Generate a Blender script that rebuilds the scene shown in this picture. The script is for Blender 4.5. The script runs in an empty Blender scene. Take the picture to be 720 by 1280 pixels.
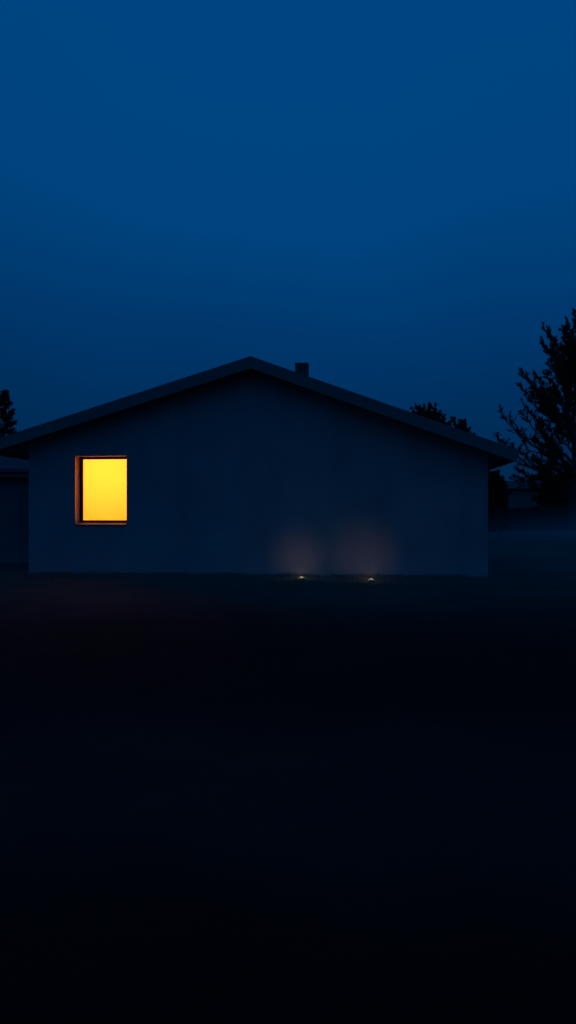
import bpy, bmesh, math, random
import numpy as np
from mathutils import Vector, Matrix
R = math.radians
S = bpy.context.scene
COL = S.collection

# ------------------------------------------------------------------ camera
CAMZ = 1.45
cd = bpy.data.cameras.new('camera'); cam = bpy.data.objects.new('camera', cd); COL.objects.link(cam)
cam.location = (0, 0, CAMZ); cam.rotation_euler = (R(90), 0, 0)
cd.sensor_fit = 'VERTICAL'; cd.sensor_height = 36; cd.lens = 36*924/1280
cd.clip_start = 0.05; cd.clip_end = 3000
S.camera = cam
F = 924.0

# ------------------------------------------------------------------ world: dusk sky
W = bpy.data.worlds.new('World'); S.world = W; W.use_nodes = True
nt = W.node_tree; nt.nodes.clear()
def N(tree, t, **k):
    n = tree.nodes.new(t)
    for a, b in k.items(): setattr(n, a, b)
    return n
out = N(nt, 'ShaderNodeOutputWorld'); bg = N(nt, 'ShaderNodeBackground')
sky = N(nt, 'ShaderNodeTexSky'); sky.sky_type = 'NISHITA'; sky.sun_disc = False
SUN_EL, SUN_ROT = R(3), R(200)
sky.sun_elevation = SUN_EL; sky.sun_rotation = SUN_ROT
sky.air_density = 1.0; sky.dust_density = 0.3; sky.ozone_density = 6.0
tc = N(nt, 'ShaderNodeTexCoord'); sep = N(nt, 'ShaderNodeSeparateXYZ')
ramp = N(nt, 'ShaderNodeValToRGB')        # deep-blue air colour by height above the horizon
nt.links.new(tc.outputs['Generated'], sep.inputs[0])
noi = N(nt, 'ShaderNodeTexNoise'); noi.inputs['Scale'].default_value = 1.6; noi.inputs['Detail'].default_value = 2
noi.inputs['Roughness'].default_value = .45
nt.links.new(tc.outputs['Generated'], noi.inputs['Vector'])
mr = N(nt, 'ShaderNodeMapRange'); mr.inputs[1].default_value=.3; mr.inputs[2].default_value=.7
mr.inputs[3].default_value=-.05; mr.inputs[4].default_value=.05
nt.links.new(noi.outputs['Fac'], mr.inputs[0])
ad = N(nt, 'ShaderNodeMath', operation='ADD')
nt.links.new(sep.outputs['Z'], ad.inputs[0]); nt.links.new(mr.outputs[0], ad.inputs[1])
x2 = N(nt, 'ShaderNodeMath', operation='MULTIPLY'); nt.links.new(sep.outputs['X'], x2.inputs[0]); nt.links.new(sep.outputs['X'], x2.inputs[1])
x3 = N(nt, 'ShaderNodeMath', operation='MULTIPLY_ADD'); x3.inputs[1].default_value = -.25
nt.links.new(x2.outputs[0], x3.inputs[0]); nt.links.new(ad.outputs[0], x3.inputs[2])
nt.links.new(x3.outputs[0], ramp.inputs['Fac'])
def s2l(c): return tuple(((v/255+.055)/1.055)**2.4 if v > 10 else v/255/12.92 for v in c)
stops = [(0.0,(0,36,74)), (.09,(0,44,86)), (.16,(0,48,93)), (.26,(0,57,109)), (.40,(0,69,128)), (.62,(0,72,133)), (1.0,(0,68,126))]
el = ramp.color_ramp.elements
el[0].position = stops[0][0]; el[1].position = 1.0
for p, c in stops[1:-1]: el.new(p)
for e, (p, c) in zip(sorted(el, key=lambda e: e.position), stops): e.color = (*s2l(c), 1)
SKY_MIX = 0.08
mx = N(nt, 'ShaderNodeMixRGB'); mx.inputs[0].default_value = SKY_MIX
tint = N(nt, 'ShaderNodeMixRGB', blend_type='MULTIPLY'); tint.inputs[0].default_value = 1
tint.inputs[2].default_value = (.0, .35, .8, 1)
nt.links.new(sky.outputs[0], tint.inputs[1])
gain = N(nt, 'ShaderNodeMixRGB', blend_type='MULTIPLY'); gain.inputs[0].default_value = 1
gain.inputs[2].default_value = (10, 10, 10, 1)
nt.links.new(ramp.outputs[0], gain.inputs[1])
nt.links.new(gain.outputs[0], mx.inputs[1]); nt.links.new(tint.outputs[0], mx.inputs[2])
nt.links.new(mx.outputs[0], bg.inputs['Color']); bg.inputs['Strength'].default_value = 0.1
nt.links.new(bg.outputs[0], out.inputs[0])

# the last daylight: a very weak, very soft source in the direction of the set sun
sd = bpy.data.lights.new('sun', 'SUN'); sun = bpy.data.objects.new('sun', sd); COL.objects.link(sun)
sd.energy = 0.004; sd.angle = R(60); sd.color = (.35, .6, 1)
sun.rotation_euler = (R(55), 0, R(-20))

S.view_settings.view_transform = 'Standard'; S.view_settings.look = 'None'
S.view_settings.gamma = 1; S.view_settings.exposure = 0; S.view_settings.use_curve_mapping = False
S.cycles.use_denoising = True
S.cycles.denoiser = 'OPENIMAGEDENOISE'
S.cycles.max_bounces = 6; S.cycles.volume_bounces = 1
S.cycles.sample_clamp_indirect = 4
S.cycles.use_adaptive_sampling = False

# ------------------------------------------------------------------ helpers
def px(x, y, Y):
    """world point seen at photo pixel x, y, at depth Y (sizes things from the photograph)"""
    return Vector(((x-360)/F*Y, Y, CAMZ-(y-640)/F*Y))

def link(name, me, mat=None, parent=None, label=None, cat=None, group=None, kind=None, smooth=False):
    o = bpy.data.objects.new(name, me); COL.objects.link(o)
    if mat: me.materials.append(mat)
    if parent: o.parent = parent
    if label: o['label'] = label
    if cat: o['category'] = cat
    if group: o['group'] = group
    if kind: o['kind'] = kind
    if smooth: me.polygons.foreach_set('use_smooth', [True]*len(me.polygons))
    return o
def empty(name, loc, label, cat, group=None, rz=0):
    o = bpy.data.objects.new(name, None); COL.objects.link(o); o.location = loc; o.rotation_euler.z = rz
    o['label'] = label; o['category'] = cat
    if group: o['group'] = group
    return o
def bm_mesh(name, bm, bevel=0):
    if bevel:
        bmesh.ops.bevel(bm, geom=list(bm.edges), offset=bevel, segments=2, affect='EDGES', profile=.6)
    bmesh.ops.recalc_face_normals(bm, faces=bm.faces)
    me = bpy.data.meshes.new(name); bm.to_mesh(me); bm.free(); return me
def add_box(bm, x0, x1, y0, y1, z0, z1):
    v = [bm.verts.new((x, y, z)) for x in (x0, x1) for y in (y0, y1) for z in (z0, z1)]
    for f in ((0,1,3,2),(4,6,7,5),(0,4,5,1),(2,3,7,6),(0,2,6,4),(1,5,7,3)): bm.faces.new([v[i] for i in f])
def add_prism(bm, poly, y0, y1):
    """poly of (x, z), swept from y0 to y1"""
    a = [bm.verts.new((x, y0, z)) for x, z in poly]; b = [bm.verts.new((x, y1, z)) for x, z in poly]
    n = len(poly); bm.faces.new(a); bm.faces.new(b[::-1])
    for i in range(n): bm.faces.new((a[i], b[i], b[(i+1) % n], a[(i+1) % n]))
def add_tube(bm, pts, rad, seg=7):
    pts = [Vector(p) for p in pts]; rings = []
    for i, p in enumerate(pts):
        t = (pts[min(i+1, len(pts)-1)]-pts[max(i-1, 0)]).normalized()
        a = t.cross(Vector((0, 0, 1)) if abs(t.z) < .9 else Vector((1, 0, 0))).normalized(); b = t.cross(a)
        r = rad[i] if isinstance(rad, (list, tuple)) else rad
        rings.append([bm.verts.new(p+(a*math.cos(k*2*math.pi/seg)+b*math.sin(k*2*math.pi/seg))*r) for k in range(seg)])
    for r0, r1 in zip(rings, rings[1:]):
        for k in range(seg): bm.faces.new((r0[k], r0[(k+1) % seg], r1[(k+1) % seg], r1[k]))
    bm.faces.new(rings[0][::-1]); bm.faces.new(rings[-1])
def lathe(bm, prof, seg=20):
    rings = [[bm.verts.new((r*math.cos(k*2*math.pi/seg), r*math.sin(k*2*math.pi/seg), z)) for k in range(seg)] for r, z in prof]
    for r0, r1 in zip(rings, rings[1:]):
        for k in range(seg): bm.faces.new((r0[k], r0[(k+1) % seg], r1[(k+1) % seg], r1[k]))
    bm.faces.new(rings[0][::-1]); bm.faces.new(rings[-1])

def mat(name, col, rough=.8, noise=None, bump=None, col2=None, spec=.3, metal=0, stretch=(1,1,1)):
    m = bpy.data.materials.new(name); m.use_nodes = True; t = m.node_tree; b = t.nodes['Principled BSDF']
    b.inputs['Base Color'].default_value = (*col, 1); b.inputs['Roughness'].default_value = rough
    b.inputs['Specular IOR Level'].default_value = spec; b.inputs['Metallic'].default_value = metal
    c = N(t, 'ShaderNodeTexCoord'); mp = N(t, 'ShaderNodeMapping'); mp.inputs['Scale'].default_value = stretch
    t.links.new(c.outputs['Object'], mp.inputs[0])
    if noise:
        n = N(t, 'ShaderNodeTexNoise'); n.inputs['Scale'].default_value = noise; n.inputs['Detail'].default_value = 6
        t.links.new(mp.outputs[0], n.inputs['Vector'])
        r = N(t, 'ShaderNodeValToRGB'); r.color_ramp.elements[0].position = .35; r.color_ramp.elements[1].position = .68
        r.color_ramp.elements[0].color = (*col, 1); r.color_ramp.elements[1].color = (*(col2 or tuple(v*1.25 for v in col)), 1)
        t.links.new(n.outputs['Fac'], r.inputs[0]); t.links.new(r.outputs[0], b.inputs['Base Color'])
    if bump:
        n2 = N(t, 'ShaderNodeTexNoise'); n2.inputs['Scale'].default_value = bump[0]; n2.inputs['Detail'].default_value = 4
        t.links.new(mp.outputs[0], n2.inputs['Vector'])
        bp = N(t, 'ShaderNodeBump'); bp.inputs['Strength'].default_value = bump[1]; bp.inputs['Distance'].default_value = bump[2]
        t.links.new(n2.outputs['Fac'], bp.inputs['Height']); t.links.new(bp.outputs[0], b.inputs['Normal'])
    return m

M = {}
M['render'] = mat('wall_render', (.25,.285,.285), .9, noise=.7, bump=(70,.35,.01), col2=(.30,.34,.34))
M['fascia'] = mat('painted_board', (.14,.155,.15), .75, noise=3, bump=(25,.2,.005), col2=(.17,.185,.18), stretch=(.3,1,1))
M['soffit'] = mat('soffit_board', (.26,.25,.24), .8, noise=4)
M['roof'] = mat('roof_sheet', (.075,.08,.085), .85, noise=2, bump=(8,.3,.02), spec=.12)
M['chimney'] = mat('chimney_render', (.09,.09,.095), .9, noise=5, bump=(40,.5,.01))
M['cap'] = mat('chimney_cap', (.07,.07,.07), .7, noise=8)
M['reveal'] = mat('reveal_wood', (.90,.50,.32), .5, noise=9, bump=(30,.2,.003), col2=(.94,.56,.36), stretch=(1,1,.12))
M['frame'] = mat('frame_wood', (.07,.028,.016), .45, noise=12, stretch=(1,1,.1))
M['sill'] = mat('sill_wood', (.42,.26,.18), .5, noise=9)
M['room'] = mat('room_plaster', (.75,.68,.55), .9, noise=2)
M['garage'] = mat('garage_render', (.15,.155,.16), .9, noise=.8, bump=(60,.4,.01), col2=(.19,.195,.20))
M['gutter'] = mat('gutter_metal', (.22,.23,.24), .45, metal=.3, noise=4)
M['bark'] = mat('bark', (.06,.048,.038), .95, noise=6, bump=(14,.8,.03), col2=(.10,.08,.06), stretch=(1,1,.25))
M['leaf'] = mat('leaf', (.035,.05,.022), .7, noise=1.2, col2=(.06,.08,.035), spec=.2)
M['leaf_far'] = mat('leaf_far', (.045,.06,.03), .8, noise=.6, col2=(.07,.09,.045), spec=.2)
M['needle'] = mat('needle', (.02,.035,.02), .8, noise=1.2, col2=(.035,.055,.03), spec=.2)
M['hedge'] = mat('hedge_leaf', (.035,.05,.025), .8, noise=.8, col2=(.05,.07,.035), spec=.2)
M['far_wall'] = mat('far_render', (.17,.17,.17), .9, noise=.6)
M['far_roof'] = mat('far_tiles', (.06,.055,.055), .85, noise=1.5)
M['black_plastic'] = mat('lamp_housing', (.03,.03,.032), .5, noise=20)
# lens of the garden lights: gives off light
m = bpy.data.materials.new('lit_lens'); m.use_nodes = True; b = m.node_tree.nodes['Principled BSDF']
b.inputs['Base Color'].default_value = (.8,.8,.75,1); b.inputs['Emission Color'].default_value = (1,.82,.56,1)
b.inputs['Emission Strength'].default_value = .55; M['lens'] = m
# thin window glass
m = bpy.data.materials.new('window_glass'); m.use_nodes = True; t = m.node_tree; t.nodes.clear()
o_ = N(t,'ShaderNodeOutputMaterial'); tr = N(t,'ShaderNodeBsdfTransparent'); gl = N(t,'ShaderNodeBsdfGlossy'); mi = N(t,'ShaderNodeMixShader')
gl.inputs['Roughness'].default_value = .03; fr = N(t,'ShaderNodeFresnel'); fr.inputs[0].default_value = 1.5
t.links.new(fr.outputs[0], mi.inputs[0]); t.links.new(tr.outputs[0], mi.inputs[1]); t.links.new(gl.outputs[0], mi.inputs[2]); t.links.new(mi.outputs[0], o_.inputs[0])
M['glass'] = m
# roller blind: cloth the room light comes through
m = bpy.data.materials.new('blind_cloth'); m.use_nodes = True; t = m.node_tree; t.nodes.clear()
o_ = N(t,'ShaderNodeOutputMaterial'); tl = N(t,'ShaderNodeBsdfTranslucent'); df = N(t,'ShaderNodeBsdfDiffuse'); mi = N(t,'ShaderNodeMixShader')
c = N(t,'ShaderNodeTexCoord'); mp = N(t,'ShaderNodeMapping'); mp.inputs['Scale'].default_value = (9,1,.25)
n = N(t,'ShaderNodeTexNoise'); n.inputs['Scale'].default_value = 1.0; n.inputs['Detail'].default_value = 3
r = N(t,'ShaderNodeValToRGB'); r.color_ramp.elements[0].color = (.885,.765,.09,1); r.color_ramp.elements[1].color = (.90,.785,.095,1)
t.links.new(c.outputs['Object'], mp.inputs[0]); t.links.new(mp.outputs[0], n.inputs['Vector']); t.links.new(n.outputs['Fac'], r.inputs[0])
t.links.new(r.outputs[0], tl.inputs[0]); t.links.new(r.outputs[0], df.inputs[0]); mi.inputs[0].default_value = .35
t.links.new(tl.outputs[0], mi.inputs[1]); t.links.new(df.outputs[0], mi.inputs[2]); t.links.new(mi.outputs[0], o_.inputs[0])
M['blind'] = m

t = M['render'].node_tree; b = t.nodes['Principled BSDF']; src = b.inputs['Base Color'].links[0].from_socket
c = N(t,'ShaderNodeTexCoord'); mp = N(t,'ShaderNodeMapping'); mp.inputs['Scale'].default_value = (1.6,1.6,.22); t.links.new(c.outputs['Object'], mp.inputs[0])
n = N(t,'ShaderNodeTexNoise'); n.inputs['Scale'].default_value = 1.4; n.inputs['Detail'].default_value = 7; n.inputs['Roughness'].default_value = .62; t.links.new(mp.outputs[0], n.inputs['Vector'])
r = N(t,'ShaderNodeMapRange'); r.inputs[1].default_value = .42; r.inputs[2].default_value = .75; r.inputs[3].default_value = 1.02; r.inputs[4].default_value = .90; t.links.new(n.outputs['Fac'], r.inputs[0])
mm = N(t,'ShaderNodeMixRGB', blend_type='MULTIPLY'); mm.inputs[0].default_value = 1; t.links.new(src, mm.inputs[1]); t.links.new(r.outputs[0], mm.inputs[2]); t.links.new(mm.outputs[0], b.inputs['Base Color'])

# ------------------------------------------------------------------ ground
m = bpy.data.materials.new('ground_soil'); m.use_nodes = True; t = m.node_tree; b = t.nodes['Principled BSDF']
b.inputs['Roughness'].default_value = .95; b.inputs['Specular IOR Level'].default_value = .08
tcn = N(t,'ShaderNodeTexCoord')
# mist brightness painted into the grass by the house and beyond; dark soil in front
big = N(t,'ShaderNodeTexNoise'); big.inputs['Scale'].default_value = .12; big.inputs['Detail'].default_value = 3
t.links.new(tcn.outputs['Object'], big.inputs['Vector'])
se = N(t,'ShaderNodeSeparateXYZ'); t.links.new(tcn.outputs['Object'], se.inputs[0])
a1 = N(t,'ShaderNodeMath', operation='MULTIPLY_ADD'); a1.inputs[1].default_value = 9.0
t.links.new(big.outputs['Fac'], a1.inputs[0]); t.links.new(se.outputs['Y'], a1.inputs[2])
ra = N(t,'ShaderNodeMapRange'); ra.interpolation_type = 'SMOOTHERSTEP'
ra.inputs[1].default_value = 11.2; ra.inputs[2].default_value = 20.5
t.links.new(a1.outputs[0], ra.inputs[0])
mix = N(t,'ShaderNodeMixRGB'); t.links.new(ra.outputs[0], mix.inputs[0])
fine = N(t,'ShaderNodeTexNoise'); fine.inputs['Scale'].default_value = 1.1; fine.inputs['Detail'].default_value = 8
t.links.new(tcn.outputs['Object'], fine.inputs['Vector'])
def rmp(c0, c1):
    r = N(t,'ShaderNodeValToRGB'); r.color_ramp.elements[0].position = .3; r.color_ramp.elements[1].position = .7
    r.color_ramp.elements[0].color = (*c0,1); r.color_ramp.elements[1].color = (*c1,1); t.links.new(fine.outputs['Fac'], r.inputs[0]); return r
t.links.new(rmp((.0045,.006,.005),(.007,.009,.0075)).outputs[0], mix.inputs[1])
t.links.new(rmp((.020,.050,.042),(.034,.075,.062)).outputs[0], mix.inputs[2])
# a paler patch nearer the camera
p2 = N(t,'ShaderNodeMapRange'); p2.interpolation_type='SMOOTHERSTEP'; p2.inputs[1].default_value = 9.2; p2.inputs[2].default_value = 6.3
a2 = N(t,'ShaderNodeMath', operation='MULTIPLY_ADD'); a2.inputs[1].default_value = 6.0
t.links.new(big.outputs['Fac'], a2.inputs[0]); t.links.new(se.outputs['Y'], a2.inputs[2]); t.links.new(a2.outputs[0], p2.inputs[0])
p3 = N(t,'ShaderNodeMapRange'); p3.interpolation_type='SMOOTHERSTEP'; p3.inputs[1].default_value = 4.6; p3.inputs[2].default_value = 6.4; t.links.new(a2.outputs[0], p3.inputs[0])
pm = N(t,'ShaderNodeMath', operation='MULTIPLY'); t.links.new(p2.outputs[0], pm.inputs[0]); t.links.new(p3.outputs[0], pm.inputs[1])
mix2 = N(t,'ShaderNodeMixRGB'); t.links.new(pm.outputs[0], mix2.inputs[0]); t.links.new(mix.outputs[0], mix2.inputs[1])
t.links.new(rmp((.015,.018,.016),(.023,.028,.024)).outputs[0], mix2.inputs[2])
p4 = N(t,'ShaderNodeMapRange'); p4.interpolation_type='SMOOTHERSTEP'; p4.inputs[1].default_value = 20; p4.inputs[2].default_value = 30  # far ground paler still, its misty look put into the colour
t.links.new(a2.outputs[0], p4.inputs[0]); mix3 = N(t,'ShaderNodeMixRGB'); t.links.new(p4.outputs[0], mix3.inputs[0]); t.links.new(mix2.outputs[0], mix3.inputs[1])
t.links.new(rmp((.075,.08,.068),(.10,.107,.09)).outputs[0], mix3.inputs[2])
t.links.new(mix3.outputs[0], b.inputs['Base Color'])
bn = N(t,'ShaderNodeTexNoise'); bn.inputs['Scale'].default_value = 9; bn.inputs['Detail'].default_value = 8
t.links.new(tcn.outputs['Object'], bn.inputs['Vector']); bp = N(t,'ShaderNodeBump'); bp.inputs['Strength'].default_value=.5; bp.inputs['Distance'].default_value=.04
t.links.new(bn.outputs['Fac'], bp.inputs['Height']); t.links.new(bp.outputs[0], b.inputs['Normal'])
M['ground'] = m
GS = 700
bm = bmesh.new()
xs = [-GS,-200,-80]+[i*2.0 for i in range(-20,21)]+[80,200,GS]
ys = [-GS,-200,-60]+[i*2.0 for i in range(-10,31)]+[100,200,400,GS]
rg = random.Random(3)
grid = [[bm.verts.new((x, y, 0)) for x in xs] for y in ys]
for j in range(len(ys)-1):
    for i in range(len(xs)-1): bm.faces.new((grid[j][i],grid[j][i+1],grid[j+1][i+1],grid[j+1][i]))
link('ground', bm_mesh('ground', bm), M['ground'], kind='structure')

# ------------------------------------------------------------------ the house (local x along the front wall, local y into the house)
PL = Vector(((36-360)/F*17.5, 17.5, 0)); PR = Vector(((610-360)/F*16.4, 16.4, 0))
dv = (PR-PL); WL = dv.length; ANG = math.atan2(dv.y, dv.x)
house = empty('house', PL, 'low grey rendered gable house with one lit yellow window, largest building in the middle', 'house', rz=ANG)
Minv = Matrix.Rotation(-ANG, 4, 'Z') @ Matrix.Translation(-PL)
def onplane(x, y, v):
    """local (u, z) of photo pixel x, y on the house plane local y = v"""
    c0 = Minv @ Vector((0,0,CAMZ)); c1 = Minv @ px(x, y, 10.0); d = c1-c0; k = (v-c0.y)/d.y; p = c0+d*k
    return p.x, p.z
OV = .5; OS = .72          # overhang at the gable, at the eaves
ru, rz_ = onplane(313, 446, -OV)
tu, tz = onplane(647, 563, -OV)
pitch = (rz_-tz)/(tu-ru)
lu, lz = onplane(0, 548, -OV); pitchL = (rz_-lz)/(ru-lu)
print('ridge', ru, rz_, 'WL', WL, 'pitchR', pitch, 'pitchL', pitchL, 'tip u', tu)
OSL = .8
TH = .255                   # vertical height of the barge board
DEP = 9.0
def roofz(u): return rz_-(pitchL*(ru-u) if u < ru else pitch*(u-ru))
# window position in the wall plane
w0u, w0z = onplane(93.0, 656.5, 0); w1u, w1z = onplane(159.2, 568.8, 0)
RD = .32                   # reveal depth
# front wall with the opening, side walls, back wall: one closed shell
bm = bmesh.new(); T = .36
def quadprism(poly, y0, y1): add_prism(bm, poly, y0, y1)
under = .16
def wz(u): return roofz(u)-under
quadprism([(0,0),(w0u,0),(w0u,wz(w0u)),(0,wz(0))], 0, T)
quadprism([(w0u,0),(w1u,0),(w1u,w0z),(w0u,w0z)], 0, T)
quadprism([(w0u,w1z),(w1u,w1z),(w1u,wz(w1u)),(w0u,wz(w0u))], 0, T)
quadprism([(w1u,0),(WL,0),(WL,wz(WL)),(ru,wz(ru)),(w1u,wz(w1u))], 0, T)
quadprism([(0,0),(WL,0),(WL,wz(WL)),(ru,wz(ru)),(0,wz(0))], DEP-T, DEP)
quadprism([(0,0),(T,0),(T,wz(T)),(0,wz(0))], T, DEP-T)
quadprism([(WL-T,0),(WL,0),(WL,wz(WL)),(WL-T,wz(WL-T))], T, DEP-T)
bmesh.ops.remove_doubles(bm, verts=bm.verts, dist=.0005)
# drop the inner faces shared by neighbouring pieces
seen = {}
for f in bm.faces: seen.setdefault(tuple(sorted(v.index for v in f.verts)) if False else frozenset(v for v in f.verts), []).append(f)
kill = [f for fs in seen.values() if len(fs) > 1 for f in fs]
bmesh.ops.delete(bm, geom=kill, context='FACES_ONLY')
link('wall', bm_mesh('wall', bm), M['render'], house)
# roof slabs
eL, eR = -OSL, tu-.04
RT = .10
bm = bmesh.new()
add_prism(bm, [(eL-.03,roofz(eL-.03)),(ru,rz_),(eR+.03,roofz(eR+.03)),(eR+.03,roofz(eR+.03)-RT),(ru,rz_-RT),(eL-.03,roofz(eL-.03)-RT)], -OV+.03, DEP+OV)
roof = link('roof', bm_mesh('roof', bm), M['roof'], house)
# standing seams on the roof sheet
bm = bmesh.new()
k = -OV+.25
while k < DEP+OV-.1:
    for a, c in ((eL, ru-.02), (ru+.02, eR)):
        add_prism(bm, [(a,roofz(a)+.001),(c,roofz(c)+.001),(c,roofz(c)+.03),(a,roofz(a)+.03)], k, k+.03)
    k += .5
link('roof_seams', bm_mesh('roof_seams', bm), M['roof'], roof)
bm = bmesh.new()   # ridge cap
add_prism(bm, [(ru-.16,roofz(ru-.16)+.032),(ru,rz_+.034),(ru+.16,roofz(ru+.16)+.032),(ru+.16,roofz(ru+.16)+.038),(ru,rz_+.042),(ru-.16,roofz(ru-.16)+.038)], -OV+.2, DEP+OV)
link('ridge_cap', bm_mesh('ridge_cap', bm), M['roof'], roof)
# soffit lining under the gable overhang and the eaves
bm = bmesh.new()
def slab(u0,u1,z_off0,z_off1,y0,y1):
    add_prism(bm, [(u0,roofz(u0)-z_off0),(u1,roofz(u1)-z_off0),(u1,roofz(u1)-z_off1),(u0,roofz(u0)-z_off1)], y0, y1)
slab(eL+.03, ru-.001, RT+.003, RT+.05, -OV+.06, -.003); slab(ru+.001, eR-.03, RT+.003, RT+.05, -OV+.06, -.003)
slab(eL+.03, -.003, RT+.003, RT+.05, .002, DEP+OV-.05); slab(WL+.003, eR-.03, RT+.003, RT+.05, .002, DEP+OV-.05)
link('soffit', bm_mesh('soffit', bm), M['soffit'], house)
# barge boards (two) and eave fascias (two)
def barge(u0, u1):
    bm = bmesh.new()
    add_prism(bm, [(u0,roofz(u0)+.015),(u1,roofz(u1)+.015),(u1,roofz(u1)-TH),(u0,roofz(u0)-TH)], -OV-.008, -OV+.026)
    return bm_mesh('barge_board', bm)
link('barge_board', barge(eL-.04, ru-.001), M['fascia'], house); link('barge_board', barge(ru+.001, eR+.035), M['fascia'], house)
for u0,u1 in ((eL-.025,eL+.005),(eR-.005,eR+.025)):
    bm = bmesh.new(); zt = roofz(u0 if u0<0 else u1)
    add_box(bm, u0, u1, -OV+.03, DEP+OV-.02, zt-TH+.02, zt-RT-.004); link('eave_fascia', bm_mesh('eave_fascia', bm), M['fascia'], house)
# gutters along both eaves
for s, ue in ((-1, eL-.03), (1, eR+.03)):
    bm = bmesh.new(); g = []
    zt = roofz(ue)-.07
    prof = [(math.cos(a)*.055, -math.sin(a)*.055) for a in [math.pi*i/8 for i in range(9)]]
    prof += [(x*.88, z*.88) for x, z in prof[::-1]]
    add_prism(bm, [(ue+s*.06+x, zt+z) for x, z in prof], .05, DEP+OV-.1)
    link('gutter', bm_mesh('gutter', bm), M['gutter'], house)
# chimney
CHV = 3.2
c0u, c0z = onplane(368.3, 453.5, CHV); c1u, _ = onplane(385.3, 453.5, CHV)
bm = bmesh.new(); add_box(bm, c0u+.012, c1u-.012, CHV, CHV+.38, roofz(c1u)-.05, c0z-.06)
ch = link('chimney', bm_mesh('chimney', bm, .006), M['chimney'], roof)
bm = bmesh.new(); add_box(bm, c0u+.006, c1u-.006, CHV-.006, CHV+.386, c0z-.06, c0z); link('chimney_cap', bm_mesh('cap', bm, .006), M['cap'], ch)
bm = bmesh.new(); add_box(bm, c0u-.03, c1u+.03, CHV-.04, CHV+.42, roofz(c0u)-.03, roofz(c0u)+.05); link('flashing', bm_mesh('flashing', bm, .004), M['gutter'], ch)

# window: reveal lining, frame, blind, pane, sill
win = bpy.data.objects.new('window', None); COL.objects.link(win); win.parent = house
win.location = ((w0u+w1u)/2, 0, w0z)
hw = (w1u-w0u)/2; wh = w1z-w0z; LT = .018
bm = bmesh.new()
add_box(bm, -hw+.001, -hw+LT, -.004, RD, .001, wh-.001); add_box(bm, hw-LT, hw-.001, -.004, RD, .001, wh-.001)
add_box(bm, -hw+LT, hw-LT, -.004, RD, wh-LT, wh-.001)
link('reveal_lining', bm_mesh('reveal', bm), M['reveal'], win)
bm = bmesh.new(); A = [(-.035,.002),(-.035,.018),(RD-.034,.068),(RD-.034,.002)]
va = [bm.verts.new((-hw+LT+.0015,y,z)) for y,z in A]; vb = [bm.verts.new((hw-LT-.0015,y,z)) for y,z in A]
bm.faces.new(va); bm.faces.new(vb[::-1])
for i in range(4): bm.faces.new((va[i],vb[i],vb[(i+1)%4],va[(i+1)%4]))
link('sill', bm_mesh('sill', bm, .004), M['sill'], win)
FW = .075; f0, f1, g0, g1 = -hw+LT+.001, hw-LT-.001, .002, wh-LT-.001
bm = bmesh.new()
add_box(bm, f0, f0+FW, RD-.03, RD, g0, g1); add_box(bm, f1-FW, f1, RD-.03, RD, g0, g1)
add_box(bm, f0+FW, f1-FW, RD-.03, RD, g1-FW*.75, g1); add_box(bm, f0+FW, f1-FW, RD-.03, RD, g0, g0+FW*1.5)
link('frame', bm_mesh('frame', bm), M['frame'], win)
bm = bmesh.new(); add_box(bm, f0+FW+.001, f1-FW-.001, RD-.012, RD-.008, g0+FW*1.5+.001, g1-FW*.75-.001); link('pane', bm_mesh('pane', bm), M['glass'], win)
bm = bmesh.new()      # blind, hanging with faint vertical folds
nx, nz = 60, 2
vv = [[bm.verts.new((f0+.02+(f1-f0-.04)*i/nx, RD+.012+.0012*math.sin(i*.55)+.0008*math.sin(i*1.7), g0+.02+(g1-g0-.03)*j/nz)) for i in range(nx+1)] for j in range(nz+1)]
for j in range(nz):
    for i in range(nx): bm.faces.new((vv[j][i],vv[j][i+1],vv[j+1][i+1],vv[j+1][i]))
link('blind', bm_mesh('blind', bm), M['blind'], win, smooth=True)
# the room behind the window
bm = bmesh.new(); rx0, rx1, ry0, ry1, rzt = .4, 4.2, T+.01, 4.3, 3.0
for a in ((rx0,rx1,ry1,ry1+.05,.02,rzt),(rx0-.05,rx0-.001,ry0,ry1,.02,rzt),(rx1+.001,rx1+.05,ry0,ry1,.02,rzt),(rx0,rx1,ry0,ry1-.001,rzt,rzt+.04),(rx0,rx1,ry0,ry1-.001,.0,.018)): add_box(bm, *a)
link('room', bm_mesh('room', bm), M['room'], house)
ld = bpy.data.lights.new('ceiling_lamp', 'AREA'); ld.shape='DISK'; ld.size = .6; ld.energy = 165; ld.color = (1,.315,.15)
lamp = bpy.data.objects.new('ceiling_lamp', ld); COL.objects.link(lamp); lamp.parent = house
lamp.location = ((w0u+w1u)/2+.05, T+1.9, rzt-.35); lamp.rotation_euler = (R(-68), 0, 0)

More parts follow.
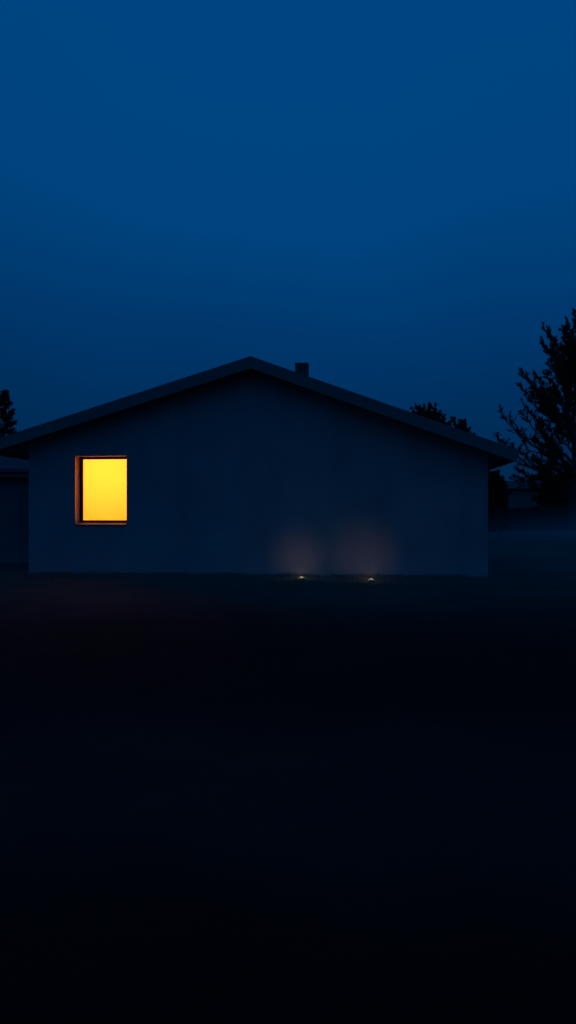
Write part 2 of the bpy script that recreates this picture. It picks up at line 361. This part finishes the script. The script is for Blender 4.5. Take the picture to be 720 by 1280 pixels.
# ------------------------------------------------------------------ garden lights in front of the wall
def houseworld(u, v, z): return (Matrix.Translation(PL) @ Matrix.Rotation(ANG,4,'Z')) @ Vector((u, v, z))
def garden_light(X, Y, label, rz, tilt, gain=1):
    t = empty('garden_light', (X, Y, 0), label, 'garden light', 'small garden lights in the grass by the wall', rz=rz)
    bm = bmesh.new(); add_tube(bm, [(0,0,-.06),(0,0,-.02),(0,0,.0)], [.003,.012,.012], 8); link('spike', bm_mesh('spike', bm), M['black_plastic'], t)
    bm = bmesh.new(); add_box(bm, -.035,-.028,-.012,.012,.008,.055); add_box(bm, .028,.035,-.012,.012,.008,.055); add_box(bm, -.035,.035,-.012,.012,.004,.009)
    link('bracket', bm_mesh('bracket', bm), M['black_plastic'], t)
    bm = bmesh.new(); lathe(bm, [(.018,-.05),(.026,-.045),(.030,-.01),(.034,.0),(.034,.004)]); me = bm_mesh('housing', bm)
    t.scale = (1.25,1.25,1.25)
    h = link('housing', me, M['black_plastic'], t, smooth=True); h.location = (0,0,.036); h.rotation_euler = (-tilt, 0, 0); h.scale = (1.25,.62,1)
    bm = bmesh.new(); lathe(bm, [(.031,.0045),(.035,.007),(.036,.016),(.031,.026),(.018,.033),(.003,.035)]); l = link('lens', bm_mesh('lens', bm), M['lens'], h, smooth=True)
    sp = bpy.data.lights.new('spot', 'SPOT'); sp.energy = 2.8*gain; sp.color = (1,.56,.48); sp.spot_size = R(76); sp.spot_blend = 1; sp.shadow_soft_size = .10
    so = bpy.data.objects.new('spot', sp); COL.objects.link(so); so.parent = t; so.location = (-.04,.15,.07); so.rotation_euler = (math.pi-tilt,0,0)
    pl = bpy.data.lights.new('spill', 'POINT'); pl.energy = .55; pl.color = (1,.88,.26); pl.shadow_soft_size = .015
    po = bpy.data.objects.new('spill', pl); COL.objects.link(po); po.parent = t; po.location = (0,-.02,.15)
    return t
g1p = px(377, 722.5, 15.65); g2p = px(464, 725, 15.2)
garden_light(g1p.x, g1p.y, 'small lit garden spotlight in the grass, the left one, brighter and nearer the lit window', ANG+R(5), R(75))
garden_light(g2p.x, g2p.y, 'small lit garden spotlight in the grass, the right one, farther from the lit window', ANG+R(4), R(77), 1.3)

# ------------------------------------------------------------------ low building on the left
gy = 20.5
GA = px(-170, 0, gy).x; GB = px(30, 0, gy).x+1.6
gar = empty('garage', (GB, gy, 0), 'low dark outbuilding with shallow roof and gutter, left of the house', 'outbuilding', rz=R(-2))
gw = GB-GA
ez = CAMZ+(640-589.5)/F*gy
bm = bmesh.new(); add_prism(bm, [(-gw,0),(0,0),(0,ez+.0),(-gw,ez+.0)], .35, 6.0); link('wall', bm_mesh('gwall', bm), M['garage'], gar)
bm = bmesh.new()
v = [(-gw-.3,0,ez),(0.1,0,ez),(.1,3.2,ez+.95),(-gw-.3,3.2,ez+.95),(.1,6.4,ez),(-gw-.3,6.4,ez)]
def slabq(a,b,c,d,th):
    q = [bm.verts.new(x) for x in (a,b,c,d)]; w = [bm.verts.new((x[0],x[1],x[2]+th)) for x in (a,b,c,d)]
    bm.faces.new(q[::-1]); bm.faces.new(w)
    for i in range(4): bm.faces.new((q[i],q[(i+1)%4],w[(i+1)%4],w[i]))
slabq(v[0],v[1],v[2],v[3],.08); slabq(v[3],v[2],v[4],v[5],.08)
gr = link('roof', bm_mesh('groof', bm), M['roof'], gar)
bm = bmesh.new(); add_box(bm, -gw-.28, .08, .003, .03, ez-.14, ez+.0); link('fascia', bm_mesh('gf', bm), M['fascia'], gar)
bm = bmesh.new(); prof = [(math.cos(a)*.06, -math.sin(a)*.06) for a in [math.pi*i/8 for i in range(9)]]; prof += [(x*.88,z*.88) for x,z in prof[::-1]]
a_ = [bm.verts.new((-gw-.3, -.065+x, ez+.03+z)) for x,z in prof]; b_ = [bm.verts.new((.1, -.065+x, ez+.03+z)) for x,z in prof]
bm.faces.new(a_); bm.faces.new(b_[::-1])
for i in range(len(prof)): bm.faces.new((a_[i],b_[i],b_[(i+1)%len(prof)],a_[(i+1)%len(prof)]))
link('gutter', bm_mesh('gg', bm), M['gutter'], gar)

# ------------------------------------------------------------------ foliage
def leaf_mesh(name, P, D, L, Wd, rs):
    """P points, D directions, L lengths, Wd widths -> folded diamond leaves"""
    n = len(P); D = D/np.linalg.norm(D, axis=1, keepdims=True)
    rnd = rs.normal(size=(n,3)); s = np.cross(D, rnd); s /= np.linalg.norm(s, axis=1, keepdims=True)+1e-9
    u = np.cross(D, s)
    L = L[:,None]; Wd = Wd[:,None]
    V = np.stack([P, P+D*L*.5+s*Wd*.5+u*Wd*.12, P+D*L, P+D*L*.5-s*Wd*.5+u*Wd*.12], 1).reshape(-1,3)
    me = bpy.data.meshes.new(name); me.vertices.add(4*n); me.vertices.foreach_set('co', V.ravel())
    me.loops.add(4*n); me.loops.foreach_set('vertex_index', np.arange(4*n)); me.polygons.add(n)
    me.polygons.foreach_set('loop_start', np.arange(n)*4); me.polygons.foreach_set('loop_total', np.full(n,4)); me.update(); return me
def unit(v): return v/np.linalg.norm(v)
def curve(a, b, sag, k, rs, wob=.03):
    t = np.linspace(0,1,k)[:,None]; a = np.array(a); b = np.array(b); L = np.linalg.norm(b-a)
    p = a+(b-a)*t; p[:,2] += (sag*L*np.sin(t[:,0]*math.pi)); w = rs.normal(size=(k,3))*wob*L; w[0] = 0; w[-1] = 0
    return p+w*np.sin(t*math.pi)
def make_tree(name, base, trunk_top, limbs, rs, label, cat, leafmat, group=None, tr=.2, leaf=(.10,.18), wid=.5,
              twigs=9, tw_len=.30, per=26, start=.3, along=.9, up=.25, spread=.62, off=.10, thin=1, dens=1):
    """limbs: list of (attach fraction on the trunk, tip point, sag)"""
    root = empty(name, base, label, cat, group)
    base = np.array(base, float)
    bmt = bmesh.new(); tk = curve(np.zeros(3), np.array(trunk_top)-base, 0, 10, rs, .015)
    add_tube(bmt, [tuple(p) for p in tk], list(np.linspace(tr, tr*.18, 10)), 9)
    P, D, LL, WW = [], [], [], []
    def spray(a, b, n):
        ax = b-a; L = np.linalg.norm(ax); ax = ax/L
        f = rs.uniform(.1,1.03,n)**.8; o = rs.normal(size=(n,3))*L*off
        P.append(a+(b-a)*f[:,None]+o*(1.15-f[:,None])); D.append(ax*along+rs.normal(size=(n,3))*.5+np.array([0,0,.25]))
        l = rs.uniform(leaf[0], leaf[1], n); LL.append(l); WW.append(l*wid)
    for fr_, tip, sag in limbs:
        dn = thin if fr_ < .36 else 1
        i = fr_*9; k = min(int(i),8); a = tk[k]+(tk[k+1]-tk[k])*(i-k); tip = np.array(tip)-base
        L = np.linalg.norm(tip-a); c = curve(a, tip, sag, 9, rs, .03); r0 = max(.02, min(tr*.5, L*.03))*(1-.5*fr_)
        add_tube(bmt, [tuple(p) for p in c], list(np.linspace(r0, .008, 9)), 6)
        for q in range(twigs):
            f = start+(1-start)*(q+rs.uniform(0,1))/twigs; j = f*8; kk = min(int(j),7); s = c[kk]+(c[kk+1]-c[kk])*(j-kk)
            ax = unit(c[kk+1]-c[kk]); d = unit(ax*.8+rs.normal(size=3)*spread+np.array([0,0,up])); tl = L*tw_len*(1.15-.65*f)*rs.uniform(.6,1.25)
            e = s+d*tl; add_tube(bmt, [tuple(s), tuple((s+e)/2+rs.normal(size=3)*tl*.04), tuple(e)], [.012,.008,.004], 4)
            spray(s, e, max(4, int(per*dn)))
            for _ in range(2):
                s2 = s+(e-s)*rs.uniform(.3,.8); d2 = unit(d+rs.normal(size=3)*.55+np.array([0,0,up*.5])); e2 = s2+d2*tl*rs.uniform(.3,.6)
                add_tube(bmt, [tuple(s2), tuple(e2)], [.007,.003], 4); spray(s2, e2, max(3, int(per*.6*dn)))
        spray(c[-3], c[-1]+(c[-1]-c[-2])*.3, int(per*1.2))
    link('trunk', bm_mesh('trunk', bmt), M['bark'], root)
    link('crown', leaf_mesh('crown', np.concatenate(P), np.concatenate(D), np.concatenate(LL), np.concatenate(WW), rs), leafmat, root)
    return root

# large tree at the right edge, limbs reaching to where the photograph shows them
rs = np.random.RandomState(11)
TD = 56.0
tb = px(716, 0, TD); tb.z = 0; tt = px(722, 402, TD)
tips = [(.88,712,396,.0),(.86,727,388,.0),(.84,742,398,0),(.70,675,406,-.08),(.76,694,412,-.06),(.78,703,402,-.04),(.60,655,436,-.06),(.62,664,428,-.06),(.56,653,457,-.04),(.58,668,462,-.04),
        (.50,643,478,-.05),(.46,642,500,-.04),(.48,660,492,-.04),(.52,676,480,-.04),(.30,617,520,-.07),(.24,618,547,-.08),(.34,640,520,-.07),(.22,632,562,-.08),
        (.30,660,530,-.06),(.20,648,578,-.06),(.16,645,598,-.04),(.40,684,520,-.05),(.55,690,470,-.03),(.62,690,445,-.03),(.72,702,430,-.02),(.66,682,432,-.04),
        (.28,650,505,-.05),(.24,645,540,-.06),(.22,662,560,-.05),(.17,640,588,-.05),(.36,668,505,-.04),(.3,676,548,-.04),(.2,672,585,-.03),(.44,652,475,-.04),(.74,692,410,-.03),(.78,700,404,-.02),(.7,686,424,-.03),(.8,706,396,-.02),(.66,676,440,-.03),(.56,680,462,-.03),(.5,672,490,-.03),(.14,668,612,.0),(.24,684,590,-.03),(.65,752,430,-.05),(.55,768,455,-.04),(.5,782,482,-.04),(.4,796,510,-.04),(.35,806,535,-.06),(.28,800,565,-.06),(.22,786,592,-.04),(.5,744,470,0),(.4,750,520,0),(.6,735,440,0),(.3,745,570,0),(.2,760,610,.02)]
limbs = []
for fr_, x, y, sag in tips:
    p = px(x+(14 if y < 512 and x < 700 else 5), y, TD); p.y += rs.uniform(-3.4, 3.4) if abs(x-716) < 75 else rs.uniform(-1.7,1.7); limbs.append((fr_, tuple(p), sag))
for i in range(26):      # limbs towards and away from the camera fill the crown's depth
    f = rs.uniform(.42,.85); a = rs.uniform(.5,math.pi-.5)*(1 if i%2 else -1); rad = (1.05-f)*6.6
    limbs.append((f, (tt.x+math.cos(a)*rad*.75, TD+math.sin(a)*rad, 1.5+f*15.2+rad*.32), -.05))
make_tree('broadleaf_tree', tuple(tb), tuple(tt), limbs, rs, 'tall dark tree with ragged upswept branches at the right edge, beside the house roof', 'tree', M['leaf'],
          tr=.42, leaf=(.09,.17), wid=.36, twigs=26, tw_len=.19, per=42, start=.22, up=.5, along=1.1, spread=.42, off=.07, thin=.9)

def crown_limbs(cx, cy, z0, z1, rad, n, rs, shape='round'):
    L = []
    for i in range(n):
        f = (i+.5)/n; a = i*2.399+rs.uniform(-.3,.3)
        if shape == 'round': h = z0+(z1-z0)*(.12+.88*f); r = rad*math.sqrt(max(.03,1-((f-.42)/.62)**2))*rs.uniform(.75,1.08)
        L.append((min(.97,.25+.72*f), (cx+math.cos(a)*r, cy+math.sin(a)*r, h+rs.uniform(-.1,.1)*(z1-z0)*.5), -.05))
    return L
def round_tree(x, ytop, Y, rad, seed, label, z0=1.2, group=None, n=170, name='broadleaf_tree', per=30, leaf=(.08,.14), m_='leaf_far', tw=.17):
    rs = np.random.RandomState(seed); b = px(x,0,Y); top = px(x,ytop,Y).z
    return make_tree(name, (b.x,Y,0), (b.x+.1,Y,top*.86), crown_limbs(b.x,Y,z0,top*.97,rad,n,rs), rs, label, 'tree', M[m_], group,
                     tr=.09+top*.012, leaf=leaf, wid=.55, twigs=7, tw_len=tw, per=per, start=.25)
round_tree(531, 503, 44, 1.5, 5, 'rounded dark tree top rising above the right slope of the house roof', z0=4)
round_tree(573, 519, 46, 1.0, 6, 'small pointed tree top above the house roof, right of the rounded one', z0=3, n=80)
round_tree(612, 586, 54, 1.4, 7, 'slim dark shrub tree close behind the right corner of the house wall', z0=-.3, n=80, leaf=(.11,.2), per=40, m_='leaf', tw=.34)

# spruce behind the roof on the left
def spruce(x, ytop, Y, rad, seed, label):
    rs = np.random.RandomState(seed); b = px(x,0,Y); top = px(x,ytop,Y).z; L = []
    n = 85
    for i in range(n):
        f = (i+.5)/n; a = i*2.399; r = rad*(1-f)**1.1*rs.uniform(.25,1.3)+.05; zt = top*(.14+.84*f)
        L.append((.12+.86*f, (b.x+math.cos(a)*r, Y+math.sin(a)*r, zt+r*.30), -.12))
    return make_tree('spruce_tree', (b.x,Y,0), (b.x,Y,top), L, rs, label, 'tree', M['needle'], tr=.16, leaf=(.10,.2), wid=.11, twigs=16, tw_len=.26, per=15, start=.08, up=.5, along=3.2, spread=.34, off=.012)
spruce(6, 487, 34, 3.3, 9, 'dark spruce tree top behind the left end of the house roof')

# far trees beyond the hedge on the right, low on the horizon
GF = 'far trees on the horizon at the right'
far = [(650,600,84,2.4,'low wide far tree behind the roof of the small distant house'),
       (686,590,88,3.6,'far tree just left of the big tree trunk at the right edge'),
       (700,602,64,1.8,'far bushy tree right behind the big tree trunk, nearest of the horizon row'),
       (748,588,90,3.6,'far tree just outside the right edge behind the big tree crown')]
for i, (x,y,Y,r_,lab) in enumerate(far): round_tree(x, y, Y, r_, 20+i, lab, z0=.0, group=GF, n=50, per=24, leaf=(.22,.38), tw=.36)

# distant small house on the right
fh = empty('distant_house', tuple(Vector((px(662,0,68).x,68,0))), 'small distant house with dark roof and pale wall, low beneath the big tree', 'house', rz=R(-6))
bm = bmesh.new(); add_box(bm, -2.6,1.8, 0,6, 0,3.55); fw = link('wall', bm_mesh('fw', bm), M['far_wall'], fh)
bm = bmesh.new(); p_ = [(-2.9,-.3,3.5),(2.1,-.3,3.5),(2.1,3,4.3),(-2.9,3,4.3),(2.1,6.3,3.5),(-2.9,6.3,3.5)]
slabq(p_[0],p_[1],p_[2],p_[3],.14); slabq(p_[3],p_[2],p_[4],p_[5],.14); link('roof', bm_mesh('fr', bm), M['far_roof'], fh)
bm = bmesh.new(); add_box(bm, .4,.85, 2.6,3.05, 3.9,4.75); link('chimney', bm_mesh('fc', bm), M['chimney'], fh)

# hedge across the right background
rs = np.random.RandomState(31)
hx0, hx1, hy = px(560,0,60).x, px(900,0,60).x, 60.0
hd = empty('hedge', ((hx0+hx1)/2, hy, 0), 'long dark clipped hedge across the lawn behind the house, at the right', 'hedge')
n = 36000
xx = rs.uniform(hx0,hx1,n); face = rs.uniform(size=n)
yy = np.where(face<.45, -.55, np.where(face<.6, .55, rs.uniform(-.55,.55,n)))+rs.normal(size=n)*.07
top_h = 1.62+.09*np.sin(xx*1.3)+.07*np.sin(xx*3.1+1)
zz = np.where(face<.6, rs.uniform(0.02,1,n)*top_h, top_h*(1+rs.normal(size=n)*.03))
P = np.stack([xx-(hx0+hx1)/2, yy, zz],1); D = rs.normal(size=(n,3))+np.stack([np.zeros(n), np.where(face<.45,-.8,0), np.full(n,.6)],1)
link('foliage', leaf_mesh('hedge', P, D, rs.uniform(.10,.2,n), rs.uniform(.06,.11,n), rs), M['hedge'], hd)
bm = bmesh.new()
for k in range(60):
    x = hx0+(hx1-hx0)*(k+.5)/60-(hx0+hx1)/2; add_tube(bm, [(x,0,0),(x+.05,rs.uniform(-.2,.2),.7),(x-.05,rs.uniform(-.3,.3),1.35)], [.04,.025,.01], 5)
link('stems', bm_mesh('stems', bm), M['bark'], hd)

# ------------------------------------------------------------------ grass
m = mat('grass_blade', (.09,.10,.055), .8, noise=.5, col2=(.14,.15,.085), spec=.15); M['grass'] = m
rs = np.random.RandomState(41)
def blades(n, x0, x1, y0, y1, hmin, hmax, w, disc=False):
    x = rs.uniform(x0,x1,n); y = rs.uniform(y0,y1,n)
    if disc: q = rs.normal(size=(n,2)); x = (x0+x1)/2+q[:,0]*(x1-x0)/4; y = (y0+y1)/2+q[:,1]*(y1-y0)/4
    cl = .55+.45*np.sin(x*2.3+np.sin(y*1.7)*2)*np.sin(y*2.1+np.sin(x*1.3)*2)
    keep = rs.uniform(size=n) < .35+.65*cl; x, y, cl = x[keep], y[keep], cl[keep]
    pl = Minv @ Vector((0,0,0))
    # not inside the house
    ca, sa = math.cos(-ANG), math.sin(-ANG); dx, dy = x-PL.x, y-PL.y; u = dx*ca-dy*sa; v = dx*sa+dy*ca
    ok = ~((u>-.02)&(u<WL+.02)&(v>-.015)&(v<DEP)); x, y, cl, n = x[ok], y[ok], cl[ok], ok.sum()
    h = rs.uniform(hmin,hmax,n)*(.6+.6*cl)
    a = rs.uniform(0,2*math.pi,n); lean = rs.uniform(.1,.6,n)*h; b = rs.uniform(0,2*math.pi,n)
    wx, wy = np.cos(a)*w*.5, np.sin(a)*w*.5; lx, ly = np.cos(b)*lean, np.sin(b)*lean; z0 = np.full(n,-.005)
    V = np.stack([np.stack([x-wx,y-wy,z0],1), np.stack([x+wx,y+wy,z0],1),
                  np.stack([x+wx*.6+lx*.4,y+wy*.6+ly*.4,h*.6],1), np.stack([x+lx,y+ly,h],1), np.stack([x-wx*.6+lx*.4,y-wy*.6+ly*.4,h*.6],1)],1).reshape(-1,3)
    return V, n
Vs = []
for args in ((52000,-9,9,13.6,17.6,.02,.06,.007),(9000,-7,6,15.4,17.6,.04,.09,.007),
             (1500,g1p.x-.9,g1p.x+.9,g1p.y-1.1,g1p.y+.3,.03,.07,.007,True),(1500,g2p.x-.9,g2p.x+.9,g2p.y-1.1,g2p.y+.3,.03,.07,.007,True)):
    V, n = blades(*args); Vs.append(V)
# taller weeds and tufts right against the foot of the wall
k_ = 90; cu = rs.uniform(0,WL,k_); u = np.repeat(cu,50)+rs.normal(size=k_*50)*.10; v = -np.abs(rs.normal(size=k_*50))*.06-.03
u = np.clip(u,-.1,WL+.1); hh = np.repeat(rs.uniform(.03,.11,k_),50)*rs.uniform(.4,1,k_*50)
ca, sa = math.cos(ANG), math.sin(ANG); x = PL.x+u*ca-v*sa; y = PL.y+u*sa+v*ca; nn = len(x)
ang = rs.uniform(0,2*math.pi,nn); w = .006; wx, wy = np.cos(ang)*w*.5, np.sin(ang)*w*.5; b_ = rs.uniform(0,2*math.pi,nn); lx = np.cos(b_)*hh*.4; ly = -np.abs(np.sin(b_))*hh*.3; z0 = np.full(nn,-.005)
Vs.append(np.stack([np.stack([x-wx,y-wy,z0],1), np.stack([x+wx,y+wy,z0],1), np.stack([x+wx*.6+lx*.4,y+wy*.6+ly*.4,hh*.6],1), np.stack([x+lx,y+ly,hh],1), np.stack([x-wx*.6+lx*.4,y-wy*.6+ly*.4,hh*.6],1)],1).reshape(-1,3))
V = np.concatenate(Vs); n = len(V)//5
me = bpy.data.meshes.new('grass'); me.vertices.add(5*n); me.vertices.foreach_set('co', V.ravel())
me.loops.add(5*n); me.loops.foreach_set('vertex_index', np.arange(5*n)); me.polygons.add(n)
me.polygons.foreach_set('loop_start', np.arange(n)*5); me.polygons.foreach_set('loop_total', np.full(n,5)); me.update()
link('grass', me, M['grass'], label='short dark grass on the ground in front of the house wall', cat='grass', kind='stuff')

# ------------------------------------------------------------------ mist
# low mist lying on the lawn: flattened lens-shaped banks, thin at their edges
def mist(name, c, rad, dens, label):
    bm = bmesh.new(); bmesh.ops.create_uvsphere(bm, u_segments=48, v_segments=24, radius=1)
    rr = random.Random(5)
    for v in bm.verts: v.co = Vector((v.co.x*rad[0], v.co.y*rad[1], v.co.z*rad[2]))*(1+.05*math.sin(v.co.x*3+c[0])*math.cos(v.co.y*4))
    m = bpy.data.materials.new(name); m.use_nodes = True; t = m.node_tree; t.nodes.clear()
    o_ = N(t,'ShaderNodeOutputMaterial'); pv = N(t,'ShaderNodeVolumePrincipled'); pv.inputs['Color'].default_value=(.8,.88,.95,1); pv.inputs['Density'].default_value=dens
    c_ = N(t,'ShaderNodeTexCoord'); mp_ = N(t,'ShaderNodeMapping'); mp_.inputs['Scale'].default_value = tuple(1/q for q in rad); t.links.new(c_.outputs['Object'], mp_.inputs[0])
    g_ = N(t,'ShaderNodeTexGradient'); g_.gradient_type = 'QUADRATIC_SPHERE'; t.links.new(mp_.outputs[0], g_.inputs[0])
    mu = N(t,'ShaderNodeMath', operation='MULTIPLY'); mu.inputs[1].default_value = dens; t.links.new(g_.outputs['Fac'], mu.inputs[0]); t.links.new(mu.outputs[0], pv.inputs['Density'])
    t.links.new(pv.outputs[0], o_.inputs['Volume'])
    o = link(name, bm_mesh(name, bm), m, label=label, cat='mist', kind='stuff', smooth=True); o.location = c
mist('ground_mist', (20.5, 42, -.05), (17, 20, 2.6), .040, 'low bank of mist on the lawn to the right of the house')
mist('ground_mist', (-10.5, 19.2, -.05), (4.6, 3.2, 2.0), .05, 'low bank of mist in front of the outbuilding at the left')
mist('ground_mist', (1.0, 14.9, -.05), (13, 4.0, 1.05), .075, 'thin low mist along the foot of the house wall')
